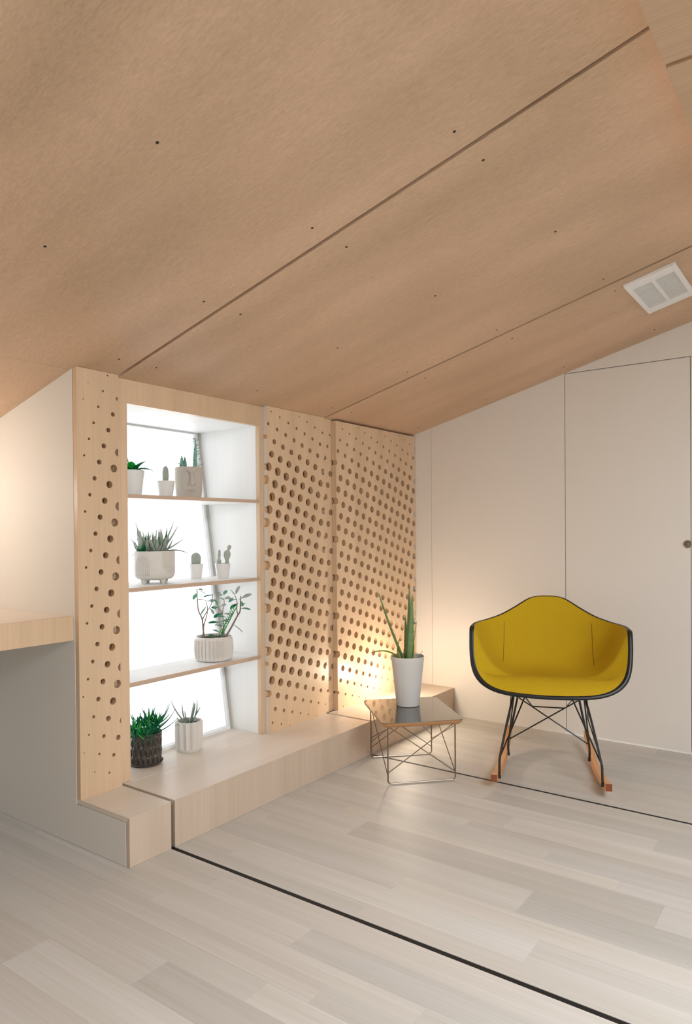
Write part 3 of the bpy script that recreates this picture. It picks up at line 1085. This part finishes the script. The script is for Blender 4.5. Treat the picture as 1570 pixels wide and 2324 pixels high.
MB().lathe([(0, 0.0), (0.046, 0.0), (0.049, 0.004), (0.049, 0.0118)] + [(0.053, 0.0122), (0.0535, 0.06), (0.0535, 0.112), (0.050, 0.1155), (0.047, 0.115), (0.046, 0.1), (0, 0.095)], 144,
           rad=flute(14, 0.0062)).build('pot', 'pot_matt', i_, smooth=True)
soil(i_, 0.0445, 0.101)
for (az, e0, e1, L_, wd, kd, mt, bx_) in ((178, 40, 72, 0.12, 0.013, 'lance', 'leaf_grey', -0.005), (175, 60, 96, 0.09, 0.012, 'lance', 'leaf_grey', -0.008),
                                         (5, 74, 80, 0.095, 0.020, 'tongue', 'leaf_grey', 0.0), (30, 70, 80, 0.085, 0.018, 'tongue', 'leaf_grey', 0.006),
                                         (-10, 55, 62, 0.08, 0.017, 'tongue', 'leaf_jade', 0.004), (2, 52, 98, 0.105, 0.014, 'lance', 'leaf_grey', 0.008),
                                         (190, 70, 86, 0.055, 0.014, 'tongue', 'leaf_grey', -0.005), (-150, 35, -18, 0.06, 0.012, 'lance', 'leaf_grey', -0.006),
                                         (200, 34, 46, 0.05, 0.017, 'tongue', 'leaf_grey', -0.012)):
    leaf(i_, mt, az, e0, e1, L_, wd, 0.005, kind=kd, n=9, base=(bx_, -0.004, 0.100))

# ribbed low pot with jade plant on the lowest shelf
g_ = empty('potted_jade_plant', (0.689, 0.118, 0.480), RZW)
tag(g_, 'low white ribbed pot with a branching jade plant', 'plant', 'plants in the window niche')


def ribs(r, z, t):
    u = (t * 30 / (2 * PI)) % 1.0
    tri = abs(2 * u - 1)
    w = clamp(min(z - 0.006, 0.094 - z) / 0.012, 0, 1)
    return r - 0.0085 * tri * w


MB().lathe([(0, 0.0015), (0.066, 0.0015), (0.071, 0.004)] + [(0.073 + 0.0065 * math.sin(PI * (k / 16)) ** 0.5, 0.006 + 0.088 * k / 16) for k in range(17)] + [(0.070, 0.0985), (0.066, 0.097), (0.0655, 0.085), (0, 0.08)],
           180, rad=ribs).build('pot', 'pot_matt', g_, smooth=True)
for k in range(3):
    t = 2 * PI * k / 3 - PI / 2 + 0.1
    MB().lathe([(0, 0), (0.004, 0), (0.004, 0.003), (0, 0.003)], 10, c=(0.058 * math.cos(t), 0.058 * math.sin(t), 0)).build('foot', 'pot_matt', g_)
soil(g_, 0.0645, 0.089)
U = 1 / 555.0   # metres per picture pixel at this pot, used only for the branch layout


def J(px, py, d=0.0):  # branch layout: right / up offsets from the pot's base
    return Vector(((px - 485) * U, d, (1497 - py) * U))


branches = [([(464, 1447), (462, 1425), (460, 1404), (452, 1385), (450, 1360), (449, 1336)], 0.010, 0.0042),
            ([(461, 1404), (470, 1388), (480, 1372), (484, 1349)], 0.0, 0.0026),
            ([(461, 1446), (464, 1420), (471, 1396), (472, 1378), (468, 1362)], 0.02, 0.003),
            ([(511, 1443), (526, 1424), (538, 1402), (545, 1390), (546, 1372), (547, 1355)], 0.008, 0.0042),
            ([(540, 1398), (537, 1385), (538, 1368), (532, 1350)], -0.006, 0.0026),
            ([(501, 1442), (508, 1420), (518, 1404), (529, 1389)], -0.022, 0.003),
            ([(508, 1444), (509, 1425), (506, 1395), (510, 1372), (509, 1360)], 0.022, 0.0024),
            ([(506, 1395), (498, 1382), (490, 1372)], 0.02, 0.002)]
for pts, d, r in branches:
    b3 = [J(x, y, d) for x, y in pts]
    if pts[0][1] > 1440:
        b3[0].z = 0.086
    cur = catmull(b3, 14)
    MB().tube(cur, [r * (1 - 0.5 * k / 13) for k in range(14)], 7).build('branch', 'stem', g_, smooth=True)
jl = [(449, 1345, 205, -35, .034), (452, 1338, 0, 5, .018), (456, 1342, -10, -20, .026), (484, 1350, 190, -8, .034), (486, 1349, 0, 8, .026), (476, 1360, 0, -12, .022),
      (466, 1362, 180, 8, .026), (470, 1364, 0, -5, .026), (470, 1376, 200, -50, .036), (475, 1378, -20, -52, .030), (483, 1376, 10, -40, .018), (505, 1352, -160, 20, .02), (509, 1352, 20, 50, .022),
      (509, 1362, 170, 20, .03), (510, 1360, 10, 12, .026), (498, 1380, 175, 5, .03), (500, 1378, 5, 20, .024), (493, 1372, 100, 60, .026), (506, 1394, 190, -18, .036), (508, 1393, 0, -5, .024),
      (532, 1350, 160, 45, .022), (536, 1350, 20, 60, .034), (530, 1358, 200, -40, .022), (538, 1362, 180, -10, .034), (541, 1362, 10, 20, .034), (546, 1366, 0, -60, .02), (547, 1362, 5, 25, .044),
      (545, 1383, 0, -2, .040), (540, 1372, 190, -20, .04), (534, 1376, 200, -25, .03), (548, 1378, 60, 30, .024), (530, 1420, -5, -35, .044), (520, 1408, 190, -8, .03), (500, 1412, 178, 5, .05), (508, 1416, 185, -8, .034),
      (512, 1402, 180, 15, .03), (504, 1424, 178, 25, .026), (498, 1435, 178, 20, .03), (490, 1442, 190, 10, .034), (494, 1446, 200, -10, .03), (500, 1446, -60, -40, .026)]
for n_, (x, y, az, el, L_) in enumerate(jl):
    mt = ('leaf_jade', 'leaf_grey', 'leaf_jade', 'leaf_green', 'leaf_grey')[n_ % 5]
    leaf(g_, mt, az + rnd.uniform(-35, 35), el + 8, el - 12, L_ * 1.12, 0.0175, 0.0035, kind='oval', twist=rnd.uniform(-1.3, 1.3), n=7, seg=8, base=J(x, y, rnd.uniform(-0.015, 0.02)))
for k in range(12):
    t = k / 11
    p = Vector(J(501, 1444, -0.022)) * (1 - t) + Vector(J(531, 1386, -0.028)) * t
    for s in (0, 180):
        leaf(g_, 'leaf_bright' if k % 3 else 'leaf_green', s + 30 * (k % 2) - 15, 50, 75, 0.024, 0.007, 0.003, kind='lance', n=6, seg=6, base=p)

# footed bowl with arch reliefs on the middle shelf
d_ = empty('potted_haworthia', (0.421, 0.150, 0.808), RZW)
tag(d_, 'round footed white bowl with raised arches and grey green spiky leaves', 'plant', 'plants in the window niche')
RB = 0.0755
MB().lathe([(0, 0.014), (0.045, 0.014), (0.062, 0.018), (0.071, 0.026), (RB, 0.040), (RB, 0.12), (RB - 0.001, 0.1225), (RB - 0.004, 0.1225), (RB - 0.005, 0.108), (0, 0.105)], 64).build('bowl', 'pot_matt', d_, smooth=True)
for k in range(4):
    t = 2 * PI * k / 4 - PI / 4 - 0.12
    MB().lathe([(0, 0), (0.007, 0), (0.010, 0.006), (0.0125, 0.02), (0, 0.022)], 14, c=(0.048 * math.cos(t), 0.048 * math.sin(t), 0)).build('foot', 'pot_matt', d_, smooth=True)


def arch(center, flip):
    for k in range(5):
        rr_ = 0.0055 + 0.0065 * k
        pts = []
        zc_ = 0.074 if not flip else 0.075
        end = 0.034 if not flip else 0.119
        path = [(-rr_, end)] + [(rr_ * math.cos(PI - PI * q / 10), zc_ + (rr_ * math.sin(PI * q / 10)) * (-1 if flip else 1)) for q in range(11)] + [(rr_, end)]
        for (a, z) in path:
            t = center + a / RB
            pts.append((RB * math.cos(t), RB * math.sin(t), z))
        MB().tube(pts, 0.0025, 6).build('arch_relief', 'pot_matt', d_, smooth=True)


arch(-PI / 2 - 0.62, False)
arch(-PI / 2 + 0.85, True)
arch(PI / 2 - 0.62, False)
arch(PI / 2 + 0.85, True)
soil(d_, 0.069, 0.112)
r3 = random.Random(11)
for c, (cx_, cy_, n_) in enumerate(((-0.028, 0.0, 13), (0.004, -0.012, 15), (0.030, 0.006, 12), (-0.045, -0.01, 9), (-0.008, 0.03, 10))):
    for k in range(n_):
        az = 137.5 * k + 50 * c
        q = k / n_
        leaf(d_, 'leaf_green' if (c == 3 and k % 2) or (k % 7 == 3) else 'leaf_grey', az, 28 + 50 * q, 66 + 24 * q, r3.uniform(0.060, 0.100) * (0.8 + 0.35 * q), 0.0125, 0.006, kind='lance', n=8, seg=6,
             base=(cx_, cy_, 0.110))
for (az, e0, e1, L_) in ((5, 30, -25, 0.11), (0, 28, 35, 0.105), (12, 50, 62, 0.13), (-8, 62, 70, 0.135), (178, 60, 75, 0.13), (190, 20, 60, 0.09), (170, 35, -40, 0.07)):
    leaf(d_, 'leaf_grey', az, e0, e1, L_, 0.0125, 0.006, kind='lance', n=9, seg=6, base=(0.02 * math.cos(math.radians(az)), -0.012, 0.112))


def small_pot(parent, rt, rb, h):
    MB().lathe(pot_lathe(rt, rb, h), 40).build('pot', 'pot_white', parent, smooth=True)
    soil(parent, rt - 0.005, h - 0.006)


def ribbed_cactus(parent, r, h, n, z0, spines=True, mat='cactus', x=0, y=0, rows=14):
    prof = []
    for k in range(rows + 1):
        t = k / rows
        prof.append((max(0.0, r * (1 - max(0, (t - 0.55) / 0.45) ** 2.2) ** 0.5 * (0.86 + 0.14 * min(1, t * 3))), z0 + h * t))
    prof[0] = (prof[0][0], z0)
    body = MB().lathe(prof, n * 6, c=(x, y, 0), rad=lambda q, z, t: q * (1 - 0.13 * (0.5 + 0.5 * math.cos(n * t)))).build('body', mat, parent, smooth=True)
    if spines:
        sp = MB()
        for k in range(n):
            t = 2 * PI * (k + 0.5) / n
            for j in range(1, rows - 1):
                q, z = prof[j]
                for dx in (-0.5, 0, 0.5):
                    a = Vector((x + q * math.cos(t), y + q * math.sin(t), z))
                    e = a + Vector((math.cos(t + dx), math.sin(t + dx), 0.3 * dx)).normalized() * 0.0032
                    sp.tube([a, e], [0.0004, 0.0001], 3)
        o = sp.build('spines', 'spine' if mat != 'cactus' else 'pot_matt', body)
        o['kind'] = 'stuff'
    return body


e_ = empty('potted_globe_cactus', (0.672, 0.200, 0.808), RZW)
tag(e_, 'tiny white pot with a round ribbed cactus', 'plant', 'plants in the window niche')
small_pot(e_, 0.0300, 0.0225, 0.062)
ribbed_cactus(e_, 0.0205, 0.054, 14, 0.055)

f_ = empty('potted_prickly_pear', (0.755, 0.130, 0.808), RZW)
tag(f_, 'tiny white pot with a two-stemmed prickly pear cactus', 'plant', 'plants in the window niche')
small_pot(f_, 0.0325, 0.0235, 0.062)


def pad(parent, c, rx_, rz_, ry_, tilt=0.0):
    rows = []
    n, m = 14, 20
    for i in range(n + 1):
        ph = -PI / 2 + PI * i / n
        rr_ = math.cos(ph)
        taper = 0.8 + 0.2 * math.sin(ph)
        row = []
        for k in range(m):
            t = 2 * PI * k / m
            x, y, z = rx_ * rr_ * taper * math.cos(t), ry_ * rr_ * math.sin(t), rz_ * math.sin(ph)
            row.append((c[0] + x * math.cos(tilt) + z * math.sin(tilt), c[1] + y, c[2] - x * math.sin(tilt) + z * math.cos(tilt)))
        rows.append(row)
    o = MB().grid(rows, closed_u=True).build('pad', 'cactus', parent, smooth=True)
    dots = MB()
    for i in range(2, 12):
        for k in range(0, 9):
            t = PI + PI * (k + 0.5 * (i % 2)) / 9
            ph = -PI / 2 + PI * i / 13
            rr_ = math.cos(ph)
            taper = 0.8 + 0.2 * math.sin(ph)
            x, y, z = rx_ * rr_ * taper * math.cos(t), ry_ * rr_ * math.sin(t), rz_ * math.sin(ph)
            q = (c[0] + x * math.cos(tilt) + z * math.sin(tilt), c[1] + y, c[2] - x * math.sin(tilt) + z * math.cos(tilt))
            dots.lathe([(0, -0.0011), (0.0011, 0), (0, 0.0011)], 5, c=q)
    d = dots.build('areoles', 'pot_matt', o)
    d['kind'] = 'stuff'
    return o


pad(f_, (-0.015, 0.0, 0.066), 0.011, 0.016, 0.009)
pad(f_, (-0.014, 0.0, 0.094), 0.007, 0.026, 0.005, 0.05)
pad(f_, (0.018, -0.004, 0.066), 0.010, 0.013, 0.009)
pad(f_, (0.018, -0.004, 0.094), 0.0175, 0.023, 0.008, 0.05)
pad(f_, (0.026, -0.004, 0.125), 0.0095, 0.014, 0.006, 0.35)

# top shelf
ZS = 1.134
c_ = empty('face_planter', (0.571, 0.125, ZS), RZW)
tag(c_, 'grey speckled planter shaped as a calm face with two spiny cacti', 'plant', 'plants in the window niche')
rows = []
NR, NS, HF, RF = 64, 128, 0.121, 0.0535


def gs(x, s):
    return math.exp(-(x / s) ** 2)


def face(t, z):
    """relief over the planter front: brow, nose, eye hollows, lips, chin"""
    a = (t + PI / 2 - 0.22 + PI) % (2 * PI) - PI
    x = a * RF
    v = z / HF
    d = 0.0
    # nose: a ridge that widens downward and ends in a step
    nose_w = 0.0042 + 0.0085 * clamp((0.80 - v) / 0.40, 0, 1)
    nose = clamp((v - 0.375) / 0.035, 0, 1) * (1 - 0.75 * clamp((v - 0.62) / 0.33, 0, 1))
    d += 0.0105 * nose * gs(x, nose_w) ** 0.8
    # arched hollows either side, crisp against nose and brow, fading to the cheek
    for s in (-1, 1):
        q = ((x - s * 0.0215) / 0.0165) ** 2 + ((v - 0.63) / 0.27) ** 2
        edge = clamp((1.0 - q) / 0.30, 0, 1)
        edge = edge * edge * (3 - 2 * edge)
        d -= 0.0105 * edge * (1 - clamp((s * x - 0.010) / 0.030, 0, 1)) * clamp((v - 0.30) / 0.22, 0, 1)
    d += 0.0065 * gs(x, 0.015) * gs(v - 0.265, 0.040) + 0.0065 * gs(x, 0.0125) * gs(v - 0.165, 0.035)
    d -= 0.0045 * gs(x, 0.017) * gs(v - 0.212, 0.014)
    d += 0.004 * gs(x, 0.015) * gs(v - 0.05, 0.06)
    return d


for i in range(NR + 1):
    z = HF * i / NR
    r = RF * (1 - 0.10 * (1 - i / NR) ** 2.5)
    if i > NR - 3:
        r -= 0.0012 * (i - NR + 3)
    rows.append([((r + face(2 * PI * k / NS, z)) * math.cos(2 * PI * k / NS), (r + face(2 * PI * k / NS, z)) * math.sin(2 * PI * k / NS), z) for k in range(NS)])
for r, z in ((RF - 0.010, HF - 0.001), (RF - 0.011, HF - 0.014), (0.002, HF - 0.016)):
    rows.append([(r * math.cos(2 * PI * k / NS), r * math.sin(2 * PI * k / NS), z) for k in range(NS)])
mb = MB().grid(rows, closed_u=True)
mb.f.append(tuple(reversed(range(NS))))
mb.build('pot', 'pot_face', c_, smooth=True)
soil(c_, RF - 0.012, HF - 0.012)


def spiny(parent, x, y, z0, h, r, n, lean=0.0):
    pts = [(x + lean * (k / 8), y, z0 + h * k / 8) for k in range(9)]
    b_ = MB().tube(pts, [r * (0.9, 1, 1, 0.98, 0.9, 0.75, 0.55, 0.32, 0.08)[k] for k in range(9)], 10).build('cactus_column', 'cactus_teal', parent, smooth=True)
    rr = random.Random(int(x * 1e4))
    sp = MB()
    for k in range(n):
        t = k / n
        for s in range(5):
            a = rr.uniform(0, 2 * PI)
            rad = r * (1 - 0.7 * t)
            p = Vector((x + lean * t + rad * math.cos(a), y + rad * math.sin(a), z0 + h * (0.04 + 0.92 * t)))
            ln = rr.uniform(0.016, 0.030) * (1 - 0.45 * t)
            mid = p + Vector((math.cos(a), math.sin(a), -0.15)) * ln * 0.6
            e = p + Vector((math.cos(a), math.sin(a), 0.25)) * ln
            sp.tube([p, mid, e], [0.0007, 0.0006, 0.0003], 3)
    o = sp.build('spines', 'spine', b_)
    o['kind'] = 'stuff'


spiny(c_, -0.026, 0.0, 0.106, 0.064, 0.0085, 12)
spiny(c_, -0.014, 0.006, 0.106, 0.060, 0.008, 11)
spiny(c_, 0.024, 0.0, 0.106, 0.140, 0.0075, 24, lean=0.004)

b_e = empty('potted_column_cactus', (0.457, 0.125, ZS), RZW)
tag(b_e, 'small white tapered pot with a short column cactus', 'plant', 'plants in the window niche')
small_pot(b_e, 0.0345, 0.0255, 0.062)
ribbed_cactus(b_e, 0.0125, 0.066, 7, 0.054, mat='cactus')

a_ = empty('potted_leafy_plant', (0.304, 0.125, ZS), RZW)
tag(a_, 'tapered white pot with broad bright green leaves beside the window surround', 'plant', 'plants in the window niche')
MB().lathe(pot_lathe(0.044, 0.033, 0.092), 44).build('pot', 'pot_white', a_, smooth=True)
soil(a_, 0.038, 0.084)
for (az, e0, e1, L_, wd, mt, kd) in ((200, 70, 40, 0.06, 0.03, 'leaf_bright', 'oval'), (-20, 60, 20, 0.07, 0.026, 'leaf_green', 'lance'), (0, 48, -32, 0.085, 0.018, 'leaf_green', 'lance'),
                                     (10, 30, 20, 0.05, 0.02, 'leaf_green', 'lance'), (-90, 62, 30, 0.055, 0.03, 'leaf_bright', 'oval'), (150, 50, 10, 0.06, 0.03, 'leaf_bright', 'oval'),
                                     (60, 60, 20, 0.06, 0.026, 'leaf_bright', 'lance'), (250, 50, 10, 0.05, 0.026, 'leaf_bright', 'oval'), (182, 68, 80, 0.085, 0.007, 'leaf_grey', 'lance')):
    leaf(a_, mt, az, e0, e1, L_, wd, 0.004, kind=kd, n=9, base=(0, 0, 0.083))
MB().tube([(0.03, -0.03, 0.09), (0.046, -0.036, 0.094), (0.058, -0.036, 0.092)], 0.0008, 5).build('twig', 'stem', a_)

# ================================================================== lamps
lp = empty('corner_lamp', (1.640, -0.212, HB))
tag(lp, 'small warm lamp on the corner bench behind the tall aloe pot', 'lamp')
MB().lathe([(0, 0), (0.026, 0), (0.028, 0.006), (0.010, 0.012), (0.008, 0.070), (0.012, 0.087), (0, 0.088)], 28).build('stand', 'lamp_body', lp, smooth=True)


def globe(parent, z, r, mat, name='globe'):
    prof = [(r * math.sin(PI * k / 16), z - r * math.cos(PI * k / 16)) for k in range(17)]
    return MB().lathe(prof, 28).build(name, mat, parent, smooth=True)


globe(lp, 0.118, 0.032, 'globe')
dl = empty('desk_lamp_offscreen', (-0.42, 0.52, 0.7345))
tag(dl, 'globe lamp standing on the alcove desk', 'lamp')
MB().lathe([(0, 0), (0.07, 0), (0.072, 0.012), (0.012, 0.02), (0.009, 0.34), (0.02, 0.36), (0, 0.361)], 32).build('stand', 'lamp_body', dl, smooth=True)
globe(dl, 0.41, 0.055, 'globe_desk', 'globe_offscreen')
